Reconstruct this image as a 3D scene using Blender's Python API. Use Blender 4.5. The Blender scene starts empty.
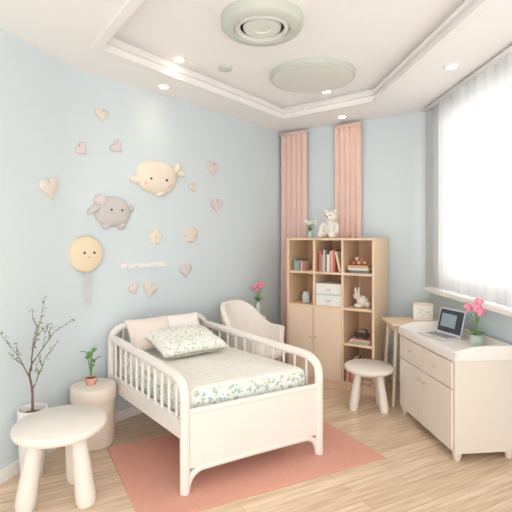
import bpy, math, random
from mathutils import Vector, Matrix, geometry
random.seed(4)
sc = bpy.context.scene
try:
    sc.view_settings.view_transform = 'Standard'
    sc.view_settings.look = 'None'
except Exception:
    pass

# ------------------------------------------------------------ materials
def lin(c):
    c = c / 255.0
    return c / 12.92 if c <= 0.04045 else ((c + 0.055) / 1.055) ** 2.4

def rgb(r, g, b):
    return (lin(r), lin(g), lin(b), 1)

def new_mat(name):
    m = bpy.data.materials.new(name)
    m.use_nodes = True
    nt = m.node_tree
    return m, nt, nt.nodes['Principled BSDF']

def mat(name, col, rough=0.6, var=0.04, scale=6.0, bump=0.0, bscale=200, metal=0.0, sheen=0.0, emis=None, estr=0):
    m, nt, b = new_mat(name)
    c = rgb(*col)
    tc = nt.nodes.new('ShaderNodeTexCoord')
    n = nt.nodes.new('ShaderNodeTexNoise')
    n.inputs['Scale'].default_value = scale
    nt.links.new(tc.outputs['Object'], n.inputs['Vector'])
    mx = nt.nodes.new('ShaderNodeMix'); mx.data_type = 'RGBA'
    mx.inputs[6].default_value = tuple(max(0, v * (1 - var)) for v in c[:3]) + (1,)
    mx.inputs[7].default_value = tuple(min(1, v * (1 + var)) for v in c[:3]) + (1,)
    nt.links.new(n.outputs['Fac'], mx.inputs[0])
    nt.links.new(mx.outputs[2], b.inputs['Base Color'])
    b.inputs['Roughness'].default_value = rough
    b.inputs['Metallic'].default_value = metal
    if sheen:
        b.inputs['Sheen Weight'].default_value = sheen
    if emis:
        b.inputs['Emission Color'].default_value = rgb(*emis)
        b.inputs['Emission Strength'].default_value = estr
    if bump:
        n2 = nt.nodes.new('ShaderNodeTexNoise'); n2.inputs['Scale'].default_value = bscale
        nt.links.new(tc.outputs['Object'], n2.inputs['Vector'])
        bp = nt.nodes.new('ShaderNodeBump'); bp.inputs['Strength'].default_value = bump
        bp.inputs['Distance'].default_value = 0.005
        nt.links.new(n2.outputs['Fac'], bp.inputs['Height'])
        nt.links.new(bp.outputs['Normal'], b.inputs['Normal'])
    return m

def wood_mat(name, c1, c2, axis_scale=(2, 2, 18), rough=0.5):
    m, nt, b = new_mat(name)
    tc = nt.nodes.new('ShaderNodeTexCoord')
    mp = nt.nodes.new('ShaderNodeMapping'); mp.inputs['Scale'].default_value = axis_scale
    n = nt.nodes.new('ShaderNodeTexNoise'); n.inputs['Scale'].default_value = 2.0
    n.inputs['Detail'].default_value = 6
    nt.links.new(tc.outputs['Object'], mp.inputs[0]); nt.links.new(mp.outputs[0], n.inputs['Vector'])
    mx = nt.nodes.new('ShaderNodeMix'); mx.data_type = 'RGBA'
    mx.inputs[6].default_value = rgb(*c1); mx.inputs[7].default_value = rgb(*c2)
    nt.links.new(n.outputs['Fac'], mx.inputs[0]); nt.links.new(mx.outputs[2], b.inputs['Base Color'])
    b.inputs['Roughness'].default_value = rough
    return m

def floor_mat():
    m, nt, b = new_mat('oak_planks')
    tc = nt.nodes.new('ShaderNodeTexCoord')
    mp = nt.nodes.new('ShaderNodeMapping'); mp.inputs['Rotation'].default_value = (0, 0, math.radians(-27))
    nt.links.new(tc.outputs['Object'], mp.inputs[0])
    br = nt.nodes.new('ShaderNodeTexBrick')
    br.inputs['Color1'].default_value = rgb(243, 221, 197)
    br.inputs['Color2'].default_value = rgb(230, 204, 178)
    br.inputs['Mortar'].default_value = rgb(190, 158, 130)
    br.inputs['Scale'].default_value = 1.0
    br.inputs['Mortar Size'].default_value = 0.0012
    br.inputs['Brick Width'].default_value = 0.95
    br.inputs['Row Height'].default_value = 0.085
    br.offset = 0.37
    nt.links.new(mp.outputs[0], br.inputs['Vector'])
    mp2 = nt.nodes.new('ShaderNodeMapping'); mp2.inputs['Scale'].default_value = (1.6, 22, 1)
    nt.links.new(mp.outputs[0], mp2.inputs[0])
    n = nt.nodes.new('ShaderNodeTexNoise'); n.inputs['Scale'].default_value = 2.2; n.inputs['Detail'].default_value = 8
    nt.links.new(mp2.outputs[0], n.inputs['Vector'])
    rp = nt.nodes.new('ShaderNodeValToRGB')
    rp.color_ramp.elements[0].position = 0.3; rp.color_ramp.elements[0].color = (0.80, 0.74, 0.68, 1)
    rp.color_ramp.elements[1].position = 0.65; rp.color_ramp.elements[1].color = (1.05, 1.04, 1.02, 1)
    nt.links.new(n.outputs['Fac'], rp.inputs[0])
    mx = nt.nodes.new('ShaderNodeMix'); mx.data_type = 'RGBA'; mx.blend_type = 'MULTIPLY'
    mx.inputs[0].default_value = 1.0
    nt.links.new(br.outputs['Color'], mx.inputs[6]); nt.links.new(rp.outputs[0], mx.inputs[7])
    nt.links.new(mx.outputs[2], b.inputs['Base Color'])
    b.inputs['Roughness'].default_value = 0.24
    return m

def pattern_mat(name, base, dots, scale, th=0.25, dots2=None):
    m, nt, b = new_mat(name)
    tc = nt.nodes.new('ShaderNodeTexCoord')
    prev = None
    specs = [(dots, scale, 0.0, th)] + ([(dots2, scale * 1.1, 3.7, th * .6)] if dots2 else [])
    for c, s, off, th_ in specs:
        mp = nt.nodes.new('ShaderNodeMapping'); mp.inputs['Location'].default_value = (off, off, off)
        nt.links.new(tc.outputs['Object'], mp.inputs[0])
        nz = nt.nodes.new('ShaderNodeTexNoise'); nz.inputs['Scale'].default_value = s * 1.2
        nt.links.new(mp.outputs[0], nz.inputs['Vector'])
        vm = nt.nodes.new('ShaderNodeMix'); vm.data_type = 'VECTOR'; vm.inputs[0].default_value = 0.04
        nt.links.new(mp.outputs[0], vm.inputs[4]); nt.links.new(nz.outputs['Color'], vm.inputs[5])
        vo = nt.nodes.new('ShaderNodeTexVoronoi'); vo.inputs['Scale'].default_value = s
        nt.links.new(vm.outputs[1], vo.inputs['Vector'])
        rp = nt.nodes.new('ShaderNodeValToRGB')
        rp.color_ramp.elements[0].position = th_; rp.color_ramp.elements[0].color = (1, 1, 1, 1)
        rp.color_ramp.elements[1].position = th_ + 0.06; rp.color_ramp.elements[1].color = (0, 0, 0, 1)
        nt.links.new(vo.outputs['Distance'], rp.inputs[0])
        mx = nt.nodes.new('ShaderNodeMix'); mx.data_type = 'RGBA'
        if prev is None:
            mx.inputs[6].default_value = rgb(*base)
        else:
            nt.links.new(prev, mx.inputs[6])
        mx.inputs[7].default_value = rgb(*c)
        nt.links.new(rp.outputs[0], mx.inputs[0])
        prev = mx.outputs[2]
    nt.links.new(prev, b.inputs['Base Color'])
    b.inputs['Roughness'].default_value = 0.85
    return m

def sheer_mat():
    m = bpy.data.materials.new('sheer_curtain_fabric'); m.use_nodes = True
    nt = m.node_tree
    for n in list(nt.nodes): nt.nodes.remove(n)
    out = nt.nodes.new('ShaderNodeOutputMaterial')
    tc = nt.nodes.new('ShaderNodeTexCoord')
    w = nt.nodes.new('ShaderNodeTexNoise'); w.inputs['Scale'].default_value = 3.0
    nt.links.new(tc.outputs['Object'], w.inputs['Vector'])
    tr = nt.nodes.new('ShaderNodeBsdfTransparent'); tr.inputs[0].default_value = (1, 1, 1, 1)
    tl = nt.nodes.new('ShaderNodeBsdfTranslucent'); tl.inputs[0].default_value = (0.50, 0.505, 0.51, 1)
    df = nt.nodes.new('ShaderNodeBsdfDiffuse'); df.inputs[0].default_value = (0.92, 0.92, 0.92, 1)
    a = nt.nodes.new('ShaderNodeMixShader'); a.inputs[0].default_value = 0.42
    nt.links.new(tl.outputs[0], a.inputs[1]); nt.links.new(df.outputs[0], a.inputs[2])
    mr = nt.nodes.new('ShaderNodeMapRange'); mr.inputs[3].default_value = 0.92; mr.inputs[4].default_value = 0.95
    nt.links.new(w.outputs['Fac'], mr.inputs[0])
    b = nt.nodes.new('ShaderNodeMixShader')
    nt.links.new(mr.outputs[0], b.inputs[0])
    nt.links.new(tr.outputs[0], b.inputs[1]); nt.links.new(a.outputs[0], b.inputs[2])
    nt.links.new(b.outputs[0], out.inputs[0])
    return m

M_WALL = mat('wall_paint_blue', (217, 228, 233), 0.85, 0.012, 1.5, bump=0.05)
M_CEIL = mat('ceiling_paint', (252, 250, 249), 0.9, 0.004)
M_TRIM = mat('white_trim', (249, 246, 244), 0.5, 0.01)
M_FLOOR = floor_mat()
M_RUG = mat('rug_salmon', (234, 173, 154), 0.95, 0.06, 30, bump=0.6, bscale=400)
M_BED = mat('bed_cream_paint', (243, 236, 229), 0.4, 0.01)
M_SHEET = pattern_mat('sheet_pattern', (247, 242, 234), (228, 229, 214), 30, 0.22, (242, 229, 216))
M_BAND = pattern_mat('sheet_band', (240, 242, 236), (172, 202, 194), 34, 0.38, (236, 214, 184))
M_PILP = pattern_mat('pillow_pattern', (247, 245, 238), (200, 217, 200), 34, 0.32, (238, 224, 200))
M_PILB = mat('pillow_beige', (238, 224, 214), 0.9, 0.03, bump=0.2)
M_PILW = mat('pillow_white', (247, 241, 235), 0.9, 0.02, bump=0.2)
M_WOOD = wood_mat('bookcase_wood', (236, 204, 170), (244, 216, 186), (3, 3, 0.6))
M_WOODI = wood_mat('bookcase_inner', (228, 190, 155), (238, 204, 171), (3, 3, 0.6))
M_DOOR = wood_mat('bookcase_door', (240, 215, 190), (245, 223, 200), (3, 3, 0.6))
M_DRES = mat('dresser_cream', (235, 225, 213), 0.5, 0.012)
M_DREST = mat('dresser_top', (247, 242, 237), 0.45, 0.01)
M_STOOL = mat('stool_cream', (242, 234, 225), 0.45, 0.015)
M_NIGHT = mat('nightstand_cream', (242, 230, 218), 0.5, 0.02)
M_CURT = mat('curtain_pink', (242, 212, 202), 0.9, 0.03, 20)
M_PEACH = mat('felt_cream', (242, 230, 213), 0.95, 0.03, bump=0.3)
M_YEL = mat('felt_yellow', (237, 220, 192), 0.95, 0.03, bump=0.3)
M_GREY = mat('felt_grey', (208, 204, 202), 0.95, 0.03, bump=0.3)
M_HEART = mat('felt_mauve', (222, 211, 208), 0.95, 0.03)
M_HEART2 = mat('felt_blush', (230, 219, 210), 0.95, 0.03)
M_DARK = mat('dark_brown', (60, 48, 44), 0.5, 0.02)
M_CHEEK = mat('blush_cheek', (238, 204, 188), 0.9, 0.02)
M_WHITE = mat('white_ceramic', (245, 243, 240), 0.35, 0.01)
M_TERRA = mat('terracotta_blush', (222, 172, 152), 0.6, 0.03)
M_SOIL = mat('soil', (110, 88, 70), 0.95, 0.1, 60)
M_BRANCH = mat('branch', (124, 104, 86), 0.8, 0.1, 40)
M_LEAFO = mat('leaf_olive', (140, 142, 116), 0.7, 0.15, 20)
M_BUD = mat('blossom_pale', (206, 200, 180), 0.7, 0.05, 20)
M_LEAF = mat('leaf_green', (112, 160, 82), 0.55, 0.15, 20)
M_PINK = mat('petal_pink', (240, 145, 170), 0.6, 0.1, 20)
M_PETW = mat('petal_white', (245, 240, 230), 0.6, 0.05, 20)
M_CHAIR = mat('chair_cream', (245, 237, 230), 0.8, 0.02, bump=0.15)
M_LEG = wood_mat('leg_wood', (232, 206, 178), (240, 216, 190), (6, 6, 1))
M_TEDDY = mat('plush_white', (244, 238, 228), 1.0, 0.05, 40, bump=0.8, bscale=250)
M_VENT = mat('vent_greygreen', (206, 210, 203), 0.5, 0.01)
M_VENTL = mat('vent_light', (228, 229, 223), 0.5, 0.01)
M_LAMP = mat('lamp_glow', (255, 245, 225), 0.5, 0.0, emis=(255, 242, 220), estr=5)
M_SILVER = mat('laptop_silver', (225, 225, 228), 0.35, 0.01, metal=0.2)
M_SCREEN = mat('laptop_screen', (62, 68, 78), 0.25, 0.3, 8)
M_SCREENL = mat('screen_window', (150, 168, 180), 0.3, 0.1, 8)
M_KEYS = mat('laptop_keys', (150, 150, 155), 0.5, 0.02)
M_KNOB = mat('knob_brass', (214, 194, 168), 0.4, 0.02)
M_GLASS = mat('vase_glass', (200, 214, 206), 0.15, 0.02)
M_BOXW = mat('box_white', (244, 242, 238), 0.6, 0.02)
M_BOXB = mat('box_blue', (204, 217, 224), 0.6, 0.02)
M_GAP = mat('gap_shadow', (170, 154, 138), 0.8, 0.01)
M_SHEER = sheer_mat()
BOOKM = [mat('book_%d' % i, c, 0.7, 0.03) for i, c in enumerate([
    (206, 116, 100), (236, 220, 196), (112, 128, 142), (240, 236, 228), (214, 172, 136), (130, 116, 108), (232, 188, 176), (156, 174, 158)])]

# ------------------------------------------------------------ mesh builder
def catmull(pts, k=8, closed=False):
    pts = [Vector(p) for p in pts]
    n = len(pts); out = []
    rng = n if closed else n - 1
    for i in range(rng):
        if closed:
            p0, p1, p2, p3 = pts[(i - 1) % n], pts[i], pts[(i + 1) % n], pts[(i + 2) % n]
        else:
            p1, p2 = pts[i], pts[i + 1]
            p0 = pts[i - 1] if i > 0 else p1 * 2 - p2
            p3 = pts[i + 2] if i + 2 < n else p2 * 2 - p1
        for j in range(k):
            t = j / k
            out.append(0.5 * ((2 * p1) + (p2 - p0) * t + (2 * p0 - 5 * p1 + 4 * p2 - p3) * t * t + (3 * p1 - p0 - 3 * p2 + p3) * t ** 3))
    if not closed:
        out.append(pts[-1])
    return out

def frame_of(d):
    d = d.normalized()
    up = Vector((0, 0, 1)) if abs(d.z) < 0.95 else Vector((1, 0, 0))
    a = d.cross(up).normalized()
    return a, a.cross(d).normalized()

class MB:
    def __init__(s, name):
        s.name = name; s.v = []; s.f = []; s.fm = []; s.mats = []
    def mi(s, m):
        if m not in s.mats: s.mats.append(m)
        return s.mats.index(m)
    def add(s, vs, fs, m):
        b = len(s.v); k = s.mi(m)
        s.v += [Vector(x) for x in vs]
        for f in fs:
            s.f.append([b + i for i in f]); s.fm.append(k)
    def box(s, x0, x1, y0, y1, z0, z1, m):
        vs = [(x, y, z) for z in (z0, z1) for y in (y0, y1) for x in (x0, x1)]
        s.add(vs, [(0, 2, 3, 1), (4, 5, 7, 6), (0, 1, 5, 4), (2, 6, 7, 3), (0, 4, 6, 2), (1, 3, 7, 5)], m)
    def obox(s, c, sx, sy, sz, R, m):
        c = Vector(c); vs = []
        for z in (-1, 1):
            for y in (-1, 1):
                for x in (-1, 1):
                    vs.append(c + R @ Vector((x * sx / 2, y * sy / 2, z * sz / 2)))
        s.add(vs, [(0, 2, 3, 1), (4, 5, 7, 6), (0, 1, 5, 4), (2, 6, 7, 3), (0, 4, 6, 2), (1, 3, 7, 5)], m)
    def hexa(s, b4, t4, m):
        vs = list(b4) + list(t4)
        s.add(vs, [(3, 2, 1, 0), (4, 5, 6, 7), (0, 1, 5, 4), (1, 2, 6, 5), (2, 3, 7, 6), (3, 0, 4, 7)], m)
    def tube(s, pts, r, m, n=12, k=6, smooth=True, flat=1.0):
        P = catmull(pts, k) if smooth else [Vector(p) for p in pts]
        N = len(P)
        rr = r if callable(r) else (lambda t: r)
        a = None; vs = []
        for i, p in enumerate(P):
            d = (P[min(i + 1, N - 1)] - P[max(i - 1, 0)])
            if d.length < 1e-9: d = Vector((0, 0, 1))
            d.normalize()
            if a is None: a, b = frame_of(d)
            else:
                a = (a - d * a.dot(d)).normalized()
            b = a.cross(d).normalized()
            R = rr(i / (N - 1))
            for j in range(n):
                th = 2 * math.pi * j / n
                vs.append(p + a * math.cos(th) * R + b * math.sin(th) * R * flat)
        fs = []
        for i in range(N - 1):
            for j in range(n):
                j2 = (j + 1) % n
                fs.append((i * n + j, (i + 1) * n + j, (i + 1) * n + j2, i * n + j2))
        fs.append(tuple(range(n))); fs.append(tuple((N - 1) * n + j for j in reversed(range(n))))
        s.add(vs, fs, m)
    def cyl(s, p0, p1, r0, r1, m, n=20):
        s.tube([p0, p1], lambda t: r0 + (r1 - r0) * t, m, n, 1, False)
    def lathe(s, prof, m, c=(0, 0, 0), n=36, R=None):
        c = Vector(c); vs = []; fs = []
        for (r, z) in prof:
            for j in range(n):
                th = 2 * math.pi * j / n
                q = Vector((r * math.cos(th), r * math.sin(th), z))
                vs.append(c + (R @ q if R else q))
        for i in range(len(prof) - 1):
            for j in range(n):
                j2 = (j + 1) % n
                fs.append((i * n + j, i * n + j2, (i + 1) * n + j2, (i + 1) * n + j))
        fs.append(tuple(reversed(range(n)))); fs.append(tuple((len(prof) - 1) * n + j for j in range(n)))
        s.add(vs, fs, m)
    def ell(s, c, r, m, R=None, nu=18, nv=12, e=1.0):
        c = Vector(c); vs = []; fs = []
        def pw(x): return math.copysign(abs(x) ** e, x)
        for i in range(1, nv):
            ph = math.pi * i / nv
            for j in range(nu):
                th = 2 * math.pi * j / nu
                q = Vector((r[0] * pw(math.sin(ph)) * pw(math.cos(th)), r[1] * pw(math.sin(ph)) * pw(math.sin(th)), r[2] * pw(math.cos(ph))))
                vs.append(c + (R @ q if R else q))
        t = len(vs); q = Vector((0, 0, r[2])); vs.append(c + (R @ q if R else q)); vs.append(c - (R @ q if R else q))
        for i in range(nv - 2):
            for j in range(nu):
                j2 = (j + 1) % nu
                fs.append((i * nu + j, (i + 1) * nu + j, (i + 1) * nu + j2, i * nu + j2))
        for j in range(nu):
            j2 = (j + 1) % nu
            fs.append((t, j, j2)); fs.append((t + 1, (nv - 2) * nu + j2, (nv - 2) * nu + j))
        s.add(vs, fs, m)
    def puff(s, outl, O, T, U, N, th, m, rings=5, back=0.012, p=0.5):
        O = Vector(O); n = len(outl)
        cx = sum(a for a, b in outl) / n; cy = sum(b for a, b in outl) / n
        vs = []; fs = []
        def P(a, b, h): return O + T * a + U * b + N * h
        for a, b in outl: vs.append(P(a, b, 0.001))
        for k in range(rings):
            q = 1 - (k / rings) ** 1.6
            h = back + th * (1 - q ** 2.2) ** p
            for a, b in outl: vs.append(P(cx + (a - cx) * q, cy + (b - cy) * q, h))
        vs.append(P(cx, cy, back + th))
        for k in range(rings):
            for j in range(n):
                j2 = (j + 1) % n
                fs.append((k * n + j, k * n + j2, (k + 1) * n + j2, (k + 1) * n + j))
        L = rings * n
        for j in range(n): fs.append((L + j, L + (j + 1) % n, L + n))
        fs.append(tuple(reversed(range(n))))
        s.add(vs, fs, m)
    def leaf(s, p, d, L, w, m, curl=0.2):
        p = Vector(p); d = Vector(d).normalized(); a, b = frame_of(d)
        vs = []; N = 6
        for i in range(N + 1):
            t = i / N; ww = w * math.sin(math.pi * min(0.97, t * 0.9 + 0.07)); c = p + d * L * t + Vector((0, 0, -1)) * curl * L * t * t
            vs += [c - a * ww, c + b * ww * 0.25, c + a * ww]
        fs = []
        for i in range(N):
            for j in range(2):
                fs.append((i * 3 + j, i * 3 + j + 1, (i + 1) * 3 + j + 1, (i + 1) * 3 + j))
        s.add(vs, fs, m)
    def done(s, loc=None, rot=0.0, bevel=0.0, angle=40, recenter=True):
        me = bpy.data.meshes.new(s.name)
        if loc is None and recenter:
            xs = [v.x for v in s.v]; ys = [v.y for v in s.v]; zs = [v.z for v in s.v]
            o = Vector(((min(xs) + max(xs)) / 2, (min(ys) + max(ys)) / 2, min(zs)))
            vv = [v - o for v in s.v]; loc = o
        else:
            vv = s.v; loc = loc or (0, 0, 0)
        me.from_pydata([tuple(v) for v in vv], [], s.f)
        for m in s.mats: me.materials.append(m)
        for p, k in zip(me.polygons, s.fm): p.material_index = k
        me.update()
        import bmesh
        bm = bmesh.new(); bm.from_mesh(me)
        bmesh.ops.recalc_face_normals(bm, faces=bm.faces)
        bm.to_mesh(me); bm.free()
        me.shade_smooth()
        try: me.set_sharp_from_angle(angle=math.radians(angle))
        except Exception: pass
        ob = bpy.data.objects.new(s.name, me)
        sc.collection.objects.link(ob)
        ob.location = loc; ob.rotation_euler = (0, 0, rot)
        if bevel:
            b = ob.modifiers.new('bevel', 'BEVEL'); b.width = bevel; b.segments = 2; b.limit_method = 'ANGLE'; b.angle_limit = math.radians(50)
        return ob

Z = Vector((0, 0, 1))
# ------------------------------------------------------------ room shell
A = Vector((.285, 4.9, 0)); B = Vector((1.635, 4.04, 0)); D = Vector((1.735, -1, 0))
E = Vector((-1.75, -1, 0)); F = Vector((-1.75, 1.51, 0)); H = Vector((-1.278, 3.035, 0))
HC = 2.6
def wall_seg(mb, P, Q, z0, z1, m, t=0.1, off=0.0, ext=0.06):
    d = (Q - P).normalized(); n = Vector((-d.y, d.x, 0))
    P2 = P - d * ext; Q2 = Q + d * ext
    a = P2 + n * off; b = Q2 + n * off; c = Q2 + n * (off + t); e = P2 + n * (off + t)
    mb.hexa([v + Z * z0 for v in (a, b, c, e)], [v + Z * z1 for v in (a, b, c, e)], m)
def wall_path(mb, pts, z0, z1, m, t, off=0.0):
    n = len(pts); ins = []; outs = []
    for i in range(n):
        d0 = (pts[i] - pts[i - 1]).normalized() if i > 0 else (pts[1] - pts[0]).normalized()
        d1 = (pts[i + 1] - pts[i]).normalized() if i < n - 1 else d0
        n0 = Vector((-d0.y, d0.x, 0)); n1 = Vector((-d1.y, d1.x, 0)); k = (n0 + n1).normalized(); k = k / max(.4, k.dot(n0))
        ins.append(pts[i] + k * off); outs.append(pts[i] + k * (off + t))
    vs = [p + Z * z0 for p in ins] + [p + Z * z1 for p in ins] + [p + Z * z1 for p in outs] + [p + Z * z0 for p in outs]
    fs = []
    for i in range(n - 1):
        for k in range(4):
            k2 = (k + 1) % 4
            fs.append((k * n + i, k * n + i + 1, k2 * n + i + 1, k2 * n + i))
    fs += [(0, n, 2 * n, 3 * n), (n - 1, 4 * n - 1, 3 * n - 1, 2 * n - 1)]
    mb.add(vs, fs, m)
ha = H + (F - H).normalized() * .2; hb = H + (A - H).normalized() * .2
arc = [ha * (1 - t_) ** 2 + H * 2 * t_ * (1 - t_) + hb * t_ * t_ for t_ in [i / 12 for i in range(13)]]
dA = (A - H).normalized()
left_path = [E, F] + arc + [A + dA * .08]
w = MB('wall_left'); wall_path(w, left_path, -.05, 2.8, M_WALL, .1); w.done(angle=15)
w = MB('wall_back'); wall_seg(w, A, B, -.05, 2.8, M_WALL); w.done()
dr = (D - B).normalized(); nr = Vector((-dr.y, dr.x, 0))
def rp(y, off=0.0, z=0.0):
    t = (y - B.y) / dr.y
    return B + dr * t - nr * off + Z * z
WY0, WY1, WZ0, WZ1 = 3.78, 1.5, 1.0, 2.5
w = MB('wall_right')
wall_seg(w, B, rp(WY0), -.05, 2.8, M_WALL, ext=0.0); wall_seg(w, rp(WY1), D, -.05, 2.8, M_WALL, ext=0)
wall_seg(w, rp(WY0), rp(WY1), -.05, WZ0, M_WALL, ext=0); wall_seg(w, rp(WY0), rp(WY1), WZ1, 2.8, M_WALL, ext=0)
w.done()
w = MB('window_1')
def wf(y0, y1, z0, z1, t=0.05, off=0.03):
    wall_seg(w, rp(y0), rp(y1), z0, z1, M_TRIM, t=t, off=off, ext=0)
wf(WY0, WY0 - .05, WZ0, WZ1); wf(WY1 + .05, WY1, WZ0, WZ1); wf(WY0, WY1, WZ0, WZ0 + .05); wf(WY0, WY1, WZ1 - .05, WZ1)
wf(2.72, 2.69, WZ0, WZ1)
w.done(bevel=.004)
w = MB('window_sill'); wall_seg(w, rp(3.9), rp(1.4), .92, .955, M_TRIM, t=.12, off=-.12, ext=0); w.done(bevel=.006)
w = MB('floor'); w.box(-2.0, 1.95, -1, 5.1, -.05, 0, M_FLOOR); w.done(recenter=False)
outer = [Vector((-1.85, -1, 0)), Vector((-1.85, 1.5, 0)), Vector((-1.34, 3.07, 0)), Vector((.28, 4.98, 0)), Vector((1.7, 4.08, 0)), Vector((1.80, -1, 0))]
tray = [Vector((-.998, 2.70, 0)), Vector((.27, 4.3, 0)), Vector((1.035, 3.74, 0)), Vector((1.165, 2.168, 0)), Vector((1.22, .6, 0)), Vector((-.2, .6, 0)), Vector((-.3, 1.7, 0)), Vector((-.60, 2.168, 0))]
w = MB('ceiling')
tris = geometry.tessellate_polygon([outer, tray]); allv = outer + tray
w.add([v + Z * HC for v in allv], [tuple(t) for t in tris], M_CEIL)
TZ = 2.70
tris = geometry.tessellate_polygon([tray]); w.add([v + Z * TZ for v in tray], [tuple(t) for t in tris], M_CEIL)
n = len(tray)
w.add([v + Z * HC for v in tray] + [v + Z * TZ for v in tray], [(i, (i + 1) % n, n + (i + 1) % n, n + i) for i in range(n)], M_CEIL)
w.add([v + Z * 2.8 for v in outer], [tuple(range(len(outer)))], M_CEIL)
w.done(recenter=False)
def offset_poly(poly, d):
    n = len(poly); out = []
    for i in range(n):
        p0, p1, p2 = poly[i - 1], poly[i], poly[(i + 1) % n]
        a = (p1 - p0).normalized(); b = (p2 - p1).normalized()
        na = Vector((a.y, -a.x, 0)); nb = Vector((b.y, -b.x, 0))
        k = (na + nb).normalized(); out.append(p1 + k * d / max(.3, k.dot(na)))
    return out
def ring(mb, p_in, p_out, z0, z1, m):
    n = len(p_in)
    vs = [v + Z * z0 for v in p_in] + [v + Z * z0 for v in p_out] + [v + Z * z1 for v in p_in] + [v + Z * z1 for v in p_out]
    fs = []
    for i in range(n):
        j = (i + 1) % n
        fs += [(i, j, n + j, n + i), (2 * n + i, 3 * n + i, 3 * n + j, 2 * n + j), (i, 2 * n + i, 2 * n + j, j), (n + i, n + j, 3 * n + j, 3 * n + i)]
    mb.add(vs, fs, m)
w = MB('trim_1')
ring(w, offset_poly(tray, .02), offset_poly(tray, -.035), 2.585, 2.602, M_TRIM)
ring(w, offset_poly(tray, .035), offset_poly(tray, -.001), 2.64, 2.665, M_TRIM)
w.done()
w = MB('baseboard_left'); wall_path(w, [F] + arc + [A], 0, .075, M_TRIM, .014, -.014); w.done(angle=15)
for nm, P, Q in (('baseboard_back', A, B), ('baseboard_right', B, D)):
    w = MB(nm); wall_seg(w, P, Q, 0, .075, M_TRIM, t=.014, off=-.014, ext=0); w.done(bevel=.004)

w = MB('sheer_curtain')
NB = 320; vs = []; fs = []
for i in range(NB + 1):
    y = 3.95 - (3.95 - 1.35) * i / NB
    o = .065 + .012 * math.sin(i * .42) + .007 * math.sin(i * .17 + 1)
    vs += [rp(y, o, .965), rp(y, o, 2.565)]
for i in range(NB): fs.append((2 * i, 2 * i + 2, 2 * i + 3, 2 * i + 1))
w.add(vs, fs, M_SHEER)
wall_seg(w, rp(3.96), rp(1.34), 2.56, 2.585, M_TRIM, t=.06, off=-.095, ext=0)
w.done(angle=180)

# ceiling fixtures
w = MB('ceiling_vent')
w.lathe([(.001, 2.645), (.05, 2.645), (.055, 2.638), (.11, 2.638), (.115, 2.65), (.13, 2.65), (.135, 2.635), (.15, 2.63), (.16, 2.645), (.17, 2.65)], M_VENTL, (.036, 2.55, 0), 48)
w.lathe([(.165, 2.65), (.175, 2.63), (.225, 2.635), (.24, 2.65), (.245, 2.70), (.16, 2.70)], M_VENT, (.036, 2.55, 0), 48)
w.done()
w = MB('ceiling_lamp_disc')
w.lathe([(.001, 2.655), (.26, 2.655), (.31, 2.658), (.32, 2.668)], M_VENTL, (.447, 3.42, 0), 56)
w.lathe([(.30, 2.662), (.325, 2.662), (.335, 2.675), (.338, 2.70), (.29, 2.70)], M_VENT, (.447, 3.42, 0), 56)
w.done()
w = MB('smoke_detector'); w.lathe([(.001, 2.67), (.03, 2.67), (.05, 2.68), (.055, 2.70), (.001, 2.70)], M_VENT, (-.236, 3.27, 0), 28); w.done()
spots = [(-.56, 3.12, 2.70, 5), (.624, 3.80, 2.70, 5), (-.728, 3.40, 2.6, 1.6), (1.367, 3.0, 2.6, 1.5), (.85, 4.25, 2.6, .9), (-.95, 1.5, 2.6, 5), (1.45, 1.3, 2.6, 4)]
for x, y, z, pw in spots:
    w = MB('ceiling_downlight')
    w.lathe([(.034, z), (.036, z - .008), (.05, z - .01), (.055, z - .002), (.055, z)], M_TRIM, (x, y, 0), 28)
    w.lathe([(.001, z - .004), (.034, z - .004)], M_LAMP, (x, y, 0), 28)
    ob = w.done()
    L = bpy.data.lights.new('downlight_bulb', 'SPOT'); L.energy = pw; L.color = (1, .90, .78); L.spot_size = math.radians(120); L.spot_blend = 1.0; L.shadow_soft_size = .03
    lo = bpy.data.objects.new('downlight_bulb', L); sc.collection.objects.link(lo)
    lo.parent = ob; lo.location = (0, 0, -.03)

# ------------------------------------------------------------ rug
rFL = Vector((-.55, 2.08, 0)); rFR = Vector((.825, 2.73, 0)); bb = Vector((-.44, .775, 0))
w = MB('rug')
q = [rFL, rFR, rFR + bb, rFL + bb]
w.hexa([v + Z * .0005 for v in q], [v + Z * .009 for v in q], M_RUG); w.done(bevel=.003)

# ------------------------------------------------------------ bed
FL = Vector((-.388, 2.345, 0)); FR = Vector((.405, 2.78, 0)); BL = Vector((-1.065, 3.165, 0)); BR = Vector((-.44, 3.70, 0))
def bm_(u, v, z):
    p = FL * (1 - u) * (1 - v) + FR * u * (1 - v) + BL * (1 - u) * v + BR * u * v
    return p + Z * z
w = MB('toddler_bed')
z0 = .010
for u in (0, 1):
    pts = [bm_(u, 0, z0), bm_(u, 0, .2), bm_(u, 0, .42), bm_(u, 0, .53), bm_(u, .02, .59), bm_(u, .07, .622), bm_(u, .16, .632), bm_(u, .5, .648), bm_(u, .8, .66), bm_(u, .98, .665)]
    w.tube(pts, .028, M_BED, 14, 6)
    du = .018
    w.hexa([bm_(u - du, .02, .30), bm_(u + du, .02, .30), bm_(u + du, .99, .30), bm_(u - du, .99, .30)],
           [bm_(u - du, .02, .40), bm_(u + du, .02, .40), bm_(u + du, .99, .40), bm_(u - du, .99, .40)], M_BED)
    nb = 12
    for i in range(1, nb):
        v = i / nb
        w.cyl(bm_(u, v, .38), bm_(u, v, .63 + .025 * v), .0095, .0095, M_BED, 10)
pts = [bm_(0, 1, z0), bm_(0, 1, .3), bm_(0, 1, .60), bm_(.01, 1, .68), bm_(.06, 1, .725), bm_(.15, 1, .74), bm_(.5, 1, .75), bm_(.85, 1, .74), bm_(.94, 1, .725), bm_(.99, 1, .68), bm_(1, 1, .60), bm_(1, 1, .3), bm_(1, 1, z0)]
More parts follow.
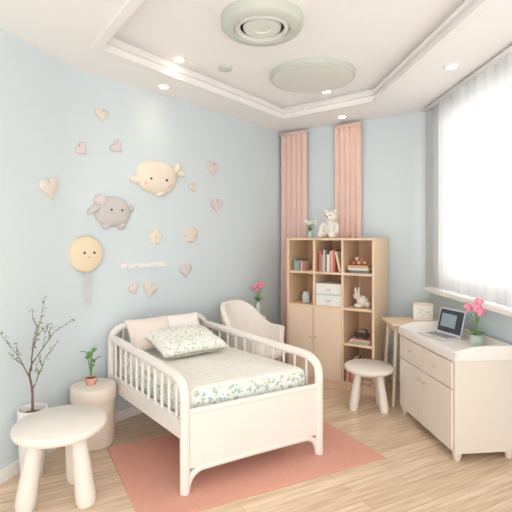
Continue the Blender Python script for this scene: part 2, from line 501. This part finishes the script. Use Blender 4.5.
w.tube(pts, .026, M_BED, 14, 6)
w.hexa([bm_(.02, .99, .25), bm_(.98, .99, .25), bm_(.98, 1.01, .25), bm_(.02, 1.01, .25)], [bm_(.02, .99, .50), bm_(.98, .99, .50), bm_(.98, 1.01, .50), bm_(.02, 1.01, .50)], M_BED)
for i in range(1, 9):
    u = i / 9; w.cyl(bm_(u, 1, .48), bm_(u, 1, .745), .0085, .0085, M_BED, 10)
w.hexa([bm_(.01, -.012, .14), bm_(.99, -.012, .14), bm_(.99, .012, .14), bm_(.01, .012, .14)],
       [bm_(.01, -.012, .44), bm_(.99, -.012, .44), bm_(.99, .012, .44), bm_(.01, .012, .44)], M_BED)
w.tube([bm_(0.0, 0, .445), bm_(.5, 0, .445), bm_(1.0, 0, .445)], .018, M_BED, 12, 4)
w.tube([bm_(.012, 0, .02), bm_(.02, 0, .06), bm_(.045, 0, .10), bm_(.09, 0, .125), bm_(.16, 0, .13), bm_(.5, 0, .132), bm_(.84, 0, .13), bm_(.91, 0, .125), bm_(.955, 0, .10), bm_(.98, 0, .06), bm_(.988, 0, .02)], .019, M_BED, 12, 5)
w.hexa([bm_(.02, .02, .33), bm_(.98, .02, .33), bm_(.98, .98, .33), bm_(.02, .98, .33)], [bm_(.02, .02, .36), bm_(.98, .02, .36), bm_(.98, .98, .36), bm_(.02, .98, .36)], M_BED)
w.done()
w = MB('mattress')
def mring(ins, z):
    out = []
    u0, u1, v0, v1 = .045 + ins, .955 - ins, .045 + ins, .965 - ins
    r = .03
    for (cu, cv, a0) in ((u1 - r, v1 - r, 0), (u0 + r, v1 - r, 90), (u0 + r, v0 + r, 180), (u1 - r, v0 + r, 270)):
        for k in range(5):
            a = math.radians(a0 + 22.5 * k); out.append(bm_(cu + r * math.cos(a), cv + r * math.sin(a), z))
    return out
levels = [(.03, .362), (.01, .367), (0, .38), (0, .47), (0, .515), (.004, .535), (.014, .548), (.03, .553)]
vs = []
for ins, z in levels: vs += mring(ins, z)
n = 20; k_band = w.mi(M_BAND)
fsb = []; fst = []
for i in range(len(levels) - 1):
    for j in range(n):
        f = (i * n + j, i * n + (j + 1) % n, (i + 1) * n + (j + 1) % n, (i + 1) * n + j)
        (fsb if i < 5 else fst).append(f)
w.add(vs, fsb, M_BAND)
for f in fst + [tuple((len(levels) - 1) * n + j for j in range(n))]:
    w.f.append(list(f)); w.fm.append(w.mi(M_SHEET))
w.f.append(list(reversed(range(n)))); w.fm.append(k_band)
w.done(angle=60)

def pillow(name, c, L, W, T, X, Y, N, m):
    w = MB(name); nx = 22; ny = 16
    vs = []; fs = []
    X = X.normalized(); Y = Y.normalized(); N = N.normalized()
    for sgn in (1, -1):
        for j in range(ny + 1):
            for i in range(nx + 1):
                a = -1 + 2 * i / nx; b = -1 + 2 * j / ny
                h = ((1 - a ** 4) * (1 - b ** 4)) ** .55
                pin = 1 - .07 * (1 - abs(a) ** 2) * b * b; pin2 = 1 - .07 * (1 - b * b) * a * a
                hh = sgn * T / 2 * h * (1 + .05 * math.sin(5 * a + 3 * b))
                vs.append(Vector(c) + X * a * L / 2 * pin2 + Y * b * W / 2 * pin + N * hh)
        o = 0 if sgn == 1 else (nx + 1) * (ny + 1)
        for j in range(ny):
            for i in range(nx):
                fs.append((o + j * (nx + 1) + i, o + j * (nx + 1) + i + 1, o + (j + 1) * (nx + 1) + i + 1, o + (j + 1) * (nx + 1) + i))
    w.add(vs, fs, m)
    ob = w.done(angle=180)
    ob.modifiers.new('weld', 'WELD').merge_threshold = .0008
    return ob
ua = (BR - BL).normalized(); va = ((BL + BR) - (FL + FR)).normalized()
ua2 = (ua * .55 + (FR - FL).normalized() * .45).normalized()
pillow('pillow', bm_(.50, .69, .646), .52, .36, .12, ua2, va + Z * .28, Z - va * .28, M_PILP)
pillow('pillow', bm_(.29, .87, .69), .34, .25, .10, ua2, va * .5 + Z * .85, Z * .5 - va * .85, M_PILB)
pillow('pillow', bm_(.63, .88, .69), .32, .24, .09, ua2, va * .5 + Z * .85, Z * .5 - va * .85, M_PILW)

# ------------------------------------------------------------ stools
def stool(c, r, h, feet, thick=.045, lr=(.03, .042)):
    w = MB('stool'); cx, cy = c
    w.lathe([(.001, h - thick), (r * .9, h - thick), (r * .98, h - thick * .8), (r, h - thick * .5), (r * .985, h - thick * .18), (r * .95, h), (.001, h)], M_STOOL, (cx, cy, 0), 48)
    for fx, fy in feet:
        tx = cx + (fx - cx) * .66; ty = cy + (fy - cy) * .66
        P0 = Vector((fx, fy, .0)); P1 = Vector((tx, ty, h - thick * .6))
        rr = lambda t: lr[1] * (.8 + .2 * min(1, t * 12)) + (lr[0] - lr[1]) * t
        w.tube([P0 + (P1 - P0) * (i / 14) for i in range(15)], rr, M_STOOL, 18, 1, False)
    w.lathe([(r * .5, h - thick - .02), (r * .62, h - thick - .02), (r * .62, h - thick), (r * .5, h - thick)], M_STOOL, (cx, cy, 0), 32)
    w.done(angle=50)
stool((-1.05, 2.31), .236, .42, [(-1.19, 2.21), (-.89, 2.26), (-1.04, 2.49)], .05, (.036, .054))
cx, cy = .93, 3.55
stool((cx, cy), .20, .35, [(cx - .14, cy - .05), (cx + .10, cy - .11), (cx + .12, cy + .08), (cx - .08, cy + .13)], .04, (.026, .038))

w = MB('nightstand'); c = (-1.112, 2.94, 0)
w.lathe([(.001, .0), (.13, .0), (.138, .01), (.14, .03), (.14, .27), (.136, .285), (.136, .295), (.146, .30), (.148, .31), (.148, .39), (.144, .398), (.138, .40), (.001, .40)], M_NIGHT, c, 44)
w.cyl((-1.085, 2.94 - .136, .2), (-1.085, 2.94 - .158, .2), .009, .012, M_KNOB, 12)
w.done(angle=30)
w = MB('potted_plant'); c = Vector((-1.125, 2.93, .401))
w.lathe([(.001, 0), (.028, 0), (.04, .045), (.04, .05), (.035, .05), (.033, .04), (.001, .04)], M_TERRA, c, 24)
w.lathe([(.001, .038), (.033, .042)], M_SOIL, c, 20)
for i in range(4):
    a = i * 1.7 + .4; top = c + Vector((.025 * math.cos(a), .025 * math.sin(a), .17 + .025 * i))
    w.tube([c + Z * .04, c + Vector((.006 * math.cos(a), .006 * math.sin(a), .1)), top], .0035, M_LEAF, 6, 4)
    for k in range(3):
        b = a + k * 2.1; w.leaf(top - Z * .022 * k, (math.cos(b), math.sin(b), .7), .06, .016, M_LEAF, .3)
w.done()

w = MB('potted_branch_plant'); c = Vector((-1.315, 2.53, 0))
w.lathe([(.001, 0), (.055, 0), (.062, .01), (.075, .2), (.08, .38), (.08, .40), (.072, .40), (.07, .36), (.001, .36)], M_WHITE, c, 36)
w.lathe([(.001, .358), (.069, .362)], M_SOIL, c, 24)
rnd = random.Random(21)
def wallx(q): return max(q.x, -1.375 + .3094 * (q.y - 2.53))
def leaves(p, k):
    for _ in range(k):
        e = Vector((rnd.uniform(-.3, 1), rnd.uniform(-1, .4), rnd.uniform(-.3, 1)))
        if rnd.random() < .3:
            w.ell(p + e * .007, (.005, .005, .006), M_BUD, None, 8, 6)
        else:
            w.leaf(p + e * .005, e, rnd.uniform(.018, .028), .006, M_LEAFO, .2)
def twig(p, d, L, r, lev):
    pts = [Vector(p)]; q = Vector(p); dd = Vector(d).normalized()
    for i in range(4):
        dd = (dd + Vector((rnd.uniform(-.15, .15), rnd.uniform(-.15, .15), rnd.uniform(-.02, .12)))).normalized()
        q = q + dd * L / 4; q.x = wallx(q); pts.append(q.copy())
    w.tube(pts, lambda t: r * (1 - .7 * t), M_BRANCH, 6, 3)
    for i, s_ in enumerate(pts[1:]):
        leaves(s_, 2 if lev == 0 else 1)
        if lev > 0 and i in (1, 2, 3):
            e = Vector((rnd.uniform(-.7, 1), rnd.uniform(-.9, .7), rnd.uniform(.2, .8)))
            twig(s_, dd * .5 + e, L * .45, r * .6, lev - 1)
trunk = [c + Vector((0, 0, .36)), c + Vector((.004, -.01, .50)), c + Vector((-.012, -.01, .60)), c + Vector((.01, -.02, .68))]
w.tube(trunk, lambda t: .008 * (1 - .35 * t), M_BRANCH, 8, 5)
for (zz, d) in ((.50, (.6, -.3, .8)), (.56, (-.15, -.6, .9)), (.62, (-.1, .3, 1)), (.66, (.7, -.3, .9)), (.68, (.05, -.1, 1))):
    twig(c + Vector((0, -.012, zz)), d, .26, .0045, 1)
w.done()

# ------------------------------------------------------------ wall decorations (left wall)
T1 = (A - H).normalized(); N1 = Vector((T1.y, -T1.x, 0))
T2 = (H - F).normalized(); N2 = Vector((T2.y, -T2.x, 0))
def wl(d):
    p = A + T1 * ((d - A.y) / T1.y)
    return p + N1 * (.018 if d < 3.15 else 0)
def wl2(d): return H + T2 * ((d - H.y) / T2.y)
def heart(s_):
    o = []
    for i in range(36):
        t = 2 * math.pi * i / 36
        x = 16 * math.sin(t) ** 3; y = 13 * math.cos(t) - 5 * math.cos(2 * t) - 2 * math.cos(3 * t) - math.cos(4 * t)
        o.append((x / 32 * s_, y / 32 * s_))
    return o[::-1]
def flower(s_, k=5):
    o = []
    for i in range(60):
        t = 2 * math.pi * i / 60
        r = s_ / 2 * (.66 + .34 * abs(math.cos(k * t / 2)) ** .7)
        o.append((r * math.sin(-t), r * math.cos(t)))
    return o
def ellipse(a, b, cx=0, cy=0, n=36, rot=0, p=1.0):
    o = []
    for i in range(n):
        t = 2 * math.pi * i / n
        x = a * math.copysign(abs(math.cos(t)) ** p, math.cos(t)); y = b * math.copysign(abs(math.sin(t)) ** p, math.sin(t))
        o.append((cx + x * math.cos(rot) - y * math.sin(rot), cy + x * math.sin(rot) + y * math.cos(rot)))
    return o
def rotl(o, a): return [(x * math.cos(a) - y * math.sin(a), x * math.sin(a) + y * math.cos(a)) for x, y in o]
def deco(name, P, z, outl, m, T=T1, N=N1, th=.014):
    w = MB(name); w.puff(outl, P + Z * z, T, Z, N, th, m); w.done(angle=60)
deco('heart_wall_decoration', wl2(2.80), 1.73, rotl(heart(.155), .3), M_HEART2, T2, N2)
for d, z, s_, a, m in ((3.19, 2.316, .11, .1, M_HEART2), (3.06, 2.03, .10, .8, M_HEART), (3.284, 2.095, .11, .9, M_HEART), (4.063, 2.06, .16, -.1, M_HEART),
                       (3.872, 1.86, .09, .4, M_HEART2), (4.104, 1.715, .15, .1, M_HEART), (3.809, 1.117, .14, .1, M_HEART), (3.523, .985, .14, -.2, M_HEART2), (3.40, 1.0, .09, .3, M_HEART2)):
    deco('heart_wall_decoration', wl(d), z, rotl(heart(s_), a), m)
for d, z, s_, m in ((3.858, 1.43, .16, M_HEART2), (3.561, 1.408, .13, M_PEACH)):
    w = MB('flower_wall_decoration'); P = wl(d) + Z * z
    w.puff(flower(s_), P, T1, Z, N1, .012, m); w.puff(ellipse(s_ * .13, s_ * .13), P + N1 * .016, T1, Z, N1, .006, M_YEL)
    w.done(angle=60)
def dot(w, P, a, b, h, r, m, T, N):
    w.ell(P + T * a + Z * b + N * h, (r, r, r * .5), m, Matrix((T, Z, N)).transposed(), 12, 8)
w = MB('whale_wall_plush'); P = wl(3.577) + Z * 1.90
w.puff(ellipse(.205, .135, -.01, 0, p=.85), P, T1, Z, N1, .055, M_PEACH)
w.puff(ellipse(.055, .035, .20, .10, rot=.9), P, T1, Z, N1, .03, M_PEACH)
w.puff(ellipse(.05, .03, .245, .06, rot=-.2), P, T1, Z, N1, .03, M_PEACH)
w.puff(ellipse(.05, .03, -.22, -.04, rot=-.2), P, T1, Z, N1, .03, M_PEACH)
w.puff(ellipse(.045, .025, .02, -.13, rot=.2), P, T1, Z, N1, .03, M_PEACH)
dot(w, P, -.10, -.02, .058, .012, M_DARK, T1, N1); dot(w, P, .05, -.02, .066, .012, M_DARK, T1, N1)
dot(w, P, -.14, -.055, .045, .02, M_CHEEK, T1, N1); dot(w, P, .09, -.055, .052, .02, M_CHEEK, T1, N1)
w.done(angle=60)
w = MB('elephant_wall_plush'); P = wl(3.258) + Z * 1.60
w.puff(ellipse(.15, .115, 0, 0, p=.9), P, T1, Z, N1, .05, M_GREY)
w.puff(ellipse(.055, .045, -.10, .08), P, T1, Z, N1, .045, M_HEART)
w.puff(ellipse(.06, .028, -.155, .01, rot=.6), P, T1, Z, N1, .04, M_GREY)
w.puff(ellipse(.03, .03, .15, .03), P, T1, Z, N1, .03, M_GREY)
w.puff(ellipse(.032, .03, -.06, -.105), P, T1, Z, N1, .035, M_GREY); w.puff(ellipse(.032, .03, .07, -.105), P, T1, Z, N1, .035, M_GREY)
dot(w, P, -.04, .01, .062, .009, M_DARK, T1, N1); dot(w, P, .05, .01, .060, .009, M_DARK, T1, N1)
w.done(angle=60)
w = MB('sun_face_wall_plush'); P = wl(3.085) + Z * 1.285 + N1 * .008
w.puff(ellipse(.128, .13), P, T1, Z, N1, .03, M_YEL)
dot(w, P, -.03, .01, .042, .009, M_DARK, T1, N1); dot(w, P, .045, .01, .041, .009, M_DARK, T1, N1)
dot(w, P, .008, -.02, .042, .006, M_TERRA, T1, N1)
for a, L in ((-.015, .2), (.012, .24)):
    w.tube([P + T1 * (a + .02) + N1 * .012 - Z * .12, P + T1 * (a * 1.6 + .02) + N1 * .015 - Z * .2, P + T1 * (a * 1.2 + .02) + N1 * .012 - Z * (.15 + L)], .008, M_HEART2, 8, 5, flat=.4)
w.done(angle=60)
w = MB('wall_peg_rail')
P0 = wl(3.31); P1 = wl(3.64)
wall_seg(w, P0, P1, 1.165, 1.20, M_WHITE, t=.018, off=-.018, ext=0)
for i in range(5):
    q = P0.lerp(P1, (i + .5) / 5) + Z * 1.178
    w.cyl(q + N1 * .017, q + N1 * .05 + Z * .006, .006, .006, M_WHITE, 10); w.ell(q + N1 * .05 + Z * .006, (.01, .01, .01), M_WHITE)
w.done()

# ------------------------------------------------------------ bookcase
BA = math.atan2(-.537, .843); BLOC = (.306, 4.247, 0)
W_, D_, H_ = .87, .44, 1.40
t = .022
w = MB('bookcase')
for x in (0, W_ - t): w.box(x, x + t, 0, D_, .0, H_ - t, M_WOOD)
w.box(0, W_, -.004, D_, H_ - t, H_, M_WOOD)
for x in (.288, .572): w.box(x - t / 2, x + t / 2, .004, D_ - .01, .07, H_ - t, M_WOOD)
for z in (.07, .75, 1.07): w.box(t, W_ - t, .003, D_ - .01, z - t / 2, z + t / 2, M_WOOD)
w.box(.583, W_ - t, .003, D_ - .01, .43 - t / 2, .43 + t / 2, M_WOOD)
w.box(t, W_ - t, D_ - .012, D_ - .002, .06, H_ - t, M_WOODI)
w.box(t, W_ - t, .02, .04, 0, .06, M_WOOD)
w.box(.024, .284, -.012, .006, .085, .745, M_DOOR); w.box(.290, .568, -.012, .006, .085, .745, M_DOOR)
for x in (.262, .312): w.cyl((x, -.012, .46), (x, -.032, .46), .007, .011, M_KNOB, 12)
w.done(loc=BLOC, rot=BA, bevel=.002)
w = MB('books'); rb = random.Random(3)
def vbooks(x, x1, z, hm=.2):
    while x < x1:
        th = rb.uniform(.014, .026); h = rb.uniform(hm * .75, hm); dp = rb.uniform(.13, .17)
        w.box(x, x + th - .001, .03, .03 + dp, z, z + h, rb.choice(BOOKM)); x += th
def hbooks(x0, wd, z, n):
    for i in range(n):
        th = rb.uniform(.016, .026); o = rb.uniform(-.012, .012)
        w.box(x0 + o, x0 + wd + o, .03, .2, z, z + th - .001, rb.choice(BOOKM)); z += th
    return z
vbooks(.06, .15, 1.082, .12); vbooks(.33, .49, 1.082, .21)
w.obox((.52, .1, 1.082 + .10), .02, .15, .19, Matrix.Rotation(-.22, 3, 'Y'), BOOKM[1])
z_ = hbooks(.62, .19, 1.082, 3)
hbooks(.63, .19, .442, 2); vbooks(.60, .73, .082, .22); hbooks(.745, .085, .082, 4)
w.done(loc=BLOC, rot=BA)
w = MB('toy_blocks')
for i, (x, c_) in enumerate(((.65, 0), (.70, 6), (.75, 4), (.68, 6), (.73, 0))):
    zz = z_ + .001 + (0 if i < 3 else .036)
    w.ell((x, .1, zz + .018), (.018, .018, .018), BOOKM[c_], e=.7)
w.done(loc=BLOC, rot=BA)
w = MB('storage_box')
w.box(.305, .557, .015, .28, .763, .86, M_BOXW); w.box(.303, .559, .012, .282, .86, .875, M_BOXB)
w.box(.305, .557, .015, .28, .876, .955, M_BOXW); w.box(.303, .559, .012, .282, .955, .97, M_BOXW)
w.box(.41, .455, .006, .016, .80, .82, M_BOXB); w.box(.41, .455, .006, .016, .905, .925, M_BOXB)
w.done(loc=BLOC, rot=BA, bevel=.002)
w = MB('lidded_jar'); w.lathe([(.001, 0), (.035, 0), (.042, .02), (.042, .07), (.03, .085), (.03, .095), (.034, .097), (.034, .11), (.001, .115)], M_GLASS, (.15, .12, .763), 24)
w.lathe([(.001, 0), (.025, 0), (.03, .02), (.02, .06), (.001, .065)], M_TERRA, (.23, .14, .763), 20); w.done(loc=BLOC, rot=BA)
w = MB('plush_bunny')
w.ell((.72, .13, .762 + .055), (.055, .05, .055), M_TEDDY); w.ell((.68, .10, .762 + .10), (.035, .035, .032), M_TEDDY)
w.ell((.665, .1, .762 + .15), (.011, .008, .035), M_TEDDY); w.ell((.695, .1, .762 + .15), (.011, .008, .035), M_TEDDY)
w.ell((.77, .12, .762 + .03), (.03, .03, .03), M_TEDDY); w.ell((.70, .08, .762 + .02), (.04, .03, .02), M_TEDDY)
w.ell((.668, .068, .762 + .105), (.005, .005, .005), M_DARK); w.ell((.69, .067, .762 + .105), (.005, .005, .005), M_DARK)
w.done(loc=BLOC, rot=BA)
w = MB('toy_car'); zc = .486
w.box(.66, .79, .07, .14, zc + .012, zc + .045, M_DARK); w.box(.69, .765, .075, .135, zc + .045, zc + .075, BOOKM[5])
for x in (.685, .765):
    for y in (.068, .142): w.cyl((x, y - .006, zc + .016), (x, y + .006, zc + .016), .016, .016, M_DARK, 16)
w.done(loc=BLOC, rot=BA, bevel=.006)
w = MB('teddy_bear'); o = Vector((.385, .17, 1.401))
w.ell(o + Z * .085, (.068, .058, .085), M_TEDDY); w.ell(o + Z * .205, (.062, .056, .056), M_TEDDY)
for s_ in (-1, 1):
    w.ell(o + Vector((s_ * .048, 0, .258)), (.022, .012, .022), M_TEDDY)
    w.ell(o + Vector((s_ * .048, -.010, .258)), (.012, .006, .012), M_PILB)
    w.tube([o + Vector((s_ * .05, -.01, .14)), o + Vector((s_ * .08, -.03, .10)), o + Vector((s_ * .075, -.05, .06))], lambda t: .022 + .004 * t, M_TEDDY, 12, 5)
    w.ell(o + Vector((s_ * .075, -.05, .058)), (.026, .024, .026), M_TEDDY)
    w.tube([o + Vector((s_ * .035, -.02, .035)), o + Vector((s_ * .05, -.07, .03)), o + Vector((s_ * .055, -.10, .032))], .03, M_TEDDY, 12, 5)
    w.ell(o + Vector((s_ * .056, -.11, .036)), (.03, .022, .036), M_TEDDY)
    w.ell(o + Vector((s_ * .022, -.053, .215)), (.006, .005, .006), M_DARK)
w.ell(o + Vector((0, -.052, .193)), (.026, .022, .02), M_PILW); w.ell(o + Vector((0, -.073, .2)), (.008, .005, .006), M_DARK)
w.done(loc=BLOC, rot=BA)
def flowers(name, o, vh, vr, vm, stems, pm, sh, spread, loc=None, rot=0, fr=.014, seed=1):
    w = MB(name); r_ = random.Random(seed)
    w.lathe([(.001, 0), (vr * .7, 0), (vr, vh * .35), (vr * .85, vh * .75), (vr * .55, vh * .92), (vr * .65, vh), (vr * .5, vh), (.001, vh * .8)], vm, o, 24)
    for i in range(stems):
        a = 2 * math.pi * i / stems + r_.uniform(-.3, .3); q = spread * r_.uniform(.4, 1)
        top = o + Vector((q * math.cos(a), q * math.sin(a), vh + sh * r_.uniform(.65, 1)))
        w.tube([o + Z * vh * .8, o + Vector((q * .4 * math.cos(a), q * .4 * math.sin(a), vh + sh * .4)), top], .0025, M_LEAF, 6, 4)
        for k in range(5):
            b = k * 2 * math.pi / 5
            w.ell(top + Vector((math.cos(b) * fr * .6, math.sin(b) * fr * .6, fr * .3)), (fr * .6, fr * .45, fr), pm, Matrix.Rotation(b, 3, 'Z'), 10, 8)
        w.leaf(o + Z * vh * .95, (math.cos(a + .6), math.sin(a + .6), 1.3), sh * .6, .011, M_LEAF, .3)
    w.done(loc=loc, rot=rot)
flowers('vase_of_flowers', Vector((.17, .17, 1.401)), .07, .03, M_GLASS, 8, M_PETW, .10, .06, BLOC, BA, .014, seed=2)
w = MB('side_table'); w.lathe([(.001, .575), (.095, .575), (.10, .585), (.095, .60), (.001, .60)], M_STOOL, (.01, 4.36, 0), 32)
for k in range(3):
    a = k * 2.094 + .5; w.cyl((.01 + .09 * math.cos(a), 4.36 + .09 * math.sin(a), 0), (.01 + .06 * math.cos(a), 4.36 + .06 * math.sin(a), .58), .01, .014, M_STOOL, 12)
w.done()
flowers('vase_of_tulips', Vector((.02, 4.34, .601)), .16, .035, M_GLASS, 7, M_PINK, .17, .06, None, 0, .019, seed=5)

ub = (B - A).normalized(); nb_ = Vector((ub.y, -ub.x, 0))
for s0, s1 in ((.03, .352), (.665, .957)):
    w = MB('curtain'); vs = []; fs = []; NX = 72; NZ = 10
    for j in range(NZ + 1):
        z = .03 + (2.545 - .03) * j / NZ
        for i in range(NX + 1):
            q = i / NX; s_ = s0 + (s1 - s0) * q
            amp = .021 * (1 - .25 * j / NZ)
            off = .046 + amp * math.sin(q * 2 * math.pi * 5 + .3 * math.sin(j * .7))
            vs.append(A + ub * s_ + nb_ * off + Z * z)
    for j in range(NZ):
        for i in range(NX): fs.append((j * (NX + 1) + i, j * (NX + 1) + i + 1, (j + 1) * (NX + 1) + i + 1, (j + 1) * (NX + 1) + i))
    w.add(vs, fs, M_CURT)
    wall_seg(w, A + ub * s0, A + ub * s1, 2.54, 2.568, M_CURT, t=.07, off=-.078, ext=0)
    w.done(angle=180)

# ------------------------------------------------------------ armchair
w = MB('tub_armchair')
CA = math.atan2(-.55, .83)
w.ell((.02, 0, .42), (.25, .235, .065), M_CHAIR, e=.75, nu=32, nv=16)
NA = 40; NZ = 12
def shell(rad_off):
    out = []
    for j in range(NZ + 1):
        f = j / NZ
        for i in range(NA + 1):
            a = math.radians(58 + (302 - 58) * i / NA)
            back = max(0, -math.cos(a))
            s2 = back * back * (3 - 2 * back)
            topz = .60 + .22 * s2
            z = .33 + (topz - .33) * f
            r = .225 + .05 * f * (.4 + .6 * back) + rad_off
            out.append(Vector((r * math.cos(a), r * .98 * math.sin(a), z)))
    return out
i1 = shell(0); i2 = shell(.05); n1 = len(i1); fs = []
row = NA + 1
for j in range(NZ):
    for i in range(NA):
        fs.append((j * row + i, j * row + i + 1, (j + 1) * row + i + 1, (j + 1) * row + i))
        fs.append((n1 + j * row + i, n1 + (j + 1) * row + i, n1 + (j + 1) * row + i + 1, n1 + j * row + i + 1))
for i in range(NA):
    fs.append((i, n1 + i, n1 + i + 1, i + 1)); k = NZ * row
    fs.append((k + i, k + i + 1, n1 + k + i + 1, n1 + k + i))
for j in range(NZ):
    for e in (0, NA):
        fs.append((j * row + e, (j + 1) * row + e, n1 + (j + 1) * row + e, n1 + j * row + e))
w.add(i1 + i2, fs, M_CHAIR)
for (x, y) in ((.15, .13), (.15, -.13), (-.14, .13), (-.14, -.13)):
    w.cyl((x * 1.25, y * 1.25, 0), (x, y, .39), .011, .016, M_LEG, 12)
w.done(loc=(.0, 3.80, 0), rot=CA, bevel=.018, angle=60)

# ------------------------------------------------------------ dresser
DA = math.atan2(-.995, .10)
DW, DD = .788, .405
w = MB('dresser')
w.box(0, DW, 0, DD, .055, .635, M_DRES)
w.box(.005, DW - .005, .02, .03, .04, .07, M_DRES)
for x in (.03, DW - .03):
    for y in (.03, DD - .03):
        w.tube([(x, y, 0), (x, y, .02), (x, y, .06)], lambda t: .016 + .014 * t, M_DRES, 14, 4)
w.box(-.012, DW + .012, -.014, DD, .635, .66, M_DREST)
w.box(-.012, DW + .012, -.014, .006, .66, .69, M_DREST)
w.box(-.012, DW + .012, DD - .018, DD, .66, .715, M_DREST)
for x in (-.012, DW - .006):
    pr = [(-.014, .66), (DD, .66), (DD, .725), (.20, .725), (.10, .718), (.03, .70), (-.014, .69)]
    n_ = len(pr); vs = [(x, a, b) for a, b in pr] + [(x + .018, a, b) for a, b in pr]
    w.add(vs, [tuple(range(n_)), tuple(reversed(range(n_, 2 * n_)))] + [(i, (i + 1) % n_, n_ + (i + 1) % n_, n_ + i) for i in range(n_)], M_DREST)
w.box(.02, DW - .02, -.002, .002, .075, .622, M_GAP)
for x0, x1 in ((.022, .392), (.397, DW - .022)):
    w.box(x0, x1, -.014, .002, .455, .62, M_DRES)
    w.box(x0, x1, -.014, .002, .078, .449, M_DRES)
    w.cyl(((x0 + x1) / 2, -.014, .54), ((x0 + x1) / 2, -.034, .54), .007, .012, M_KNOB, 12)
for x in (.36, .43): w.cyl((x, -.014, .38), (x, -.034, .38), .007, .012, M_KNOB, 12)
w.done(loc=(1.159, 3.455, 0), rot=DA, bevel=.004)
w = MB('laptop')
w.box(-.125, .125, -.09, .085, 0, .012, M_SILVER); w.box(-.11, .11, -.03, .07, .012, .0135, M_KEYS); w.box(-.035, .035, -.08, -.04, .012, .0132, M_VENT)
R = Matrix.Rotation(math.radians(-14), 3, 'X'); h0 = Vector((0, .086, .012))
w.obox(h0 + R @ Vector((0, 0, .095)), .25, .007, .19, R, M_SILVER)
w.obox(h0 + R @ Vector((0, -.004, .097)), .235, .002, .17, R, M_SCREEN)
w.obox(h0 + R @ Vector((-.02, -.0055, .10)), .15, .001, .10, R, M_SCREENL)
w.done(loc=(1.37, 3.22, .6615), rot=math.atan2(-.95, .3), bevel=.0015)
w = MB('orchid'); o = Vector((1.51, 2.95, .661))
w.lathe([(.001, 0), (.032, 0), (.045, .03), (.043, .06), (.034, .075), (.038, .08), (.03, .08), (.001, .065)], M_GLASS, o, 28)
w.lathe([(.001, .066), (.031, .068)], M_SOIL, o, 20)
for k in range(7):
    a = k * .9; w.leaf(o + Z * .07, (math.cos(a), math.sin(a), .9), .11, .015, M_LEAF, .55)
rr_ = random.Random(8)
for (dx, dy, dz) in ((-.02, -.03, .27), (.02, .0, .30), (-.045, .02, .26), (.035, -.02, .25), (0, -.04, .24)):
    top = o + Vector((dx, dy, dz)); w.tube([o + Z * .06, o + Vector((dx * .2, dy * .2, dz * .6)), top], .0025, M_LEAF, 6, 5)
    for k in range(5):
        b = k * 2 * math.pi / 5 + rr_.random()
        c_ = top + Vector((math.cos(b) * .018, -.004, math.sin(b) * .018))
        w.ell(c_, (.018, .006, .014), M_PINK, Matrix.Rotation(-b, 3, 'Y'), 10, 8)
    w.ell(top + Vector((0, -.01, 0)), (.006, .006, .006), M_PETW, None, 8, 6)
w.done()
w = MB('desk')
w.box(1.13, 1.615, 3.56, 3.86, .665, .69, M_LEG)
w.box(1.17, 1.58, 3.60, 3.83, .61, .665, M_LEG)
for x, y, fx, fy in ((1.18, 3.61, 1.14, 3.57), (1.18, 3.82, 1.14, 3.85), (1.57, 3.61, 1.59, 3.57), (1.57, 3.82, 1.59, 3.85)):
    w.cyl((fx, fy, 0), (x, y, .64), .013, .018, M_LEG, 12)
w.done(bevel=.003)
w = MB('keepsake_box'); R = Matrix.Rotation(-.25, 3, 'Z')
w.obox((1.45, 3.74, .691 + .065), .16, .08, .13, R, M_PETW); w.obox((1.45, 3.74, .691 + .137), .166, .086, .014, R, M_PILB)
w.obox((1.45, 3.74, .691 + .065), .11, .083, .07, R, M_PILP)
w.done(bevel=.004)

# ------------------------------------------------------------ light + camera
wd = bpy.data.worlds.new('sky'); sc.world = wd; wd.use_nodes = True
bg = wd.node_tree.nodes['Background']; bg.inputs[0].default_value = (1.0, .98, .95, 1); bg.inputs[1].default_value = 3.25

cam = bpy.data.cameras.new('camera'); co = bpy.data.objects.new('camera', cam); sc.collection.objects.link(co)
co.location = (0, 0, 1.4); co.rotation_euler = (math.radians(90), 0, 0)
cam.sensor_width = 36; cam.lens = 30.23; cam.shift_y = -18 / 512; cam.clip_start = .05
sc.camera = co
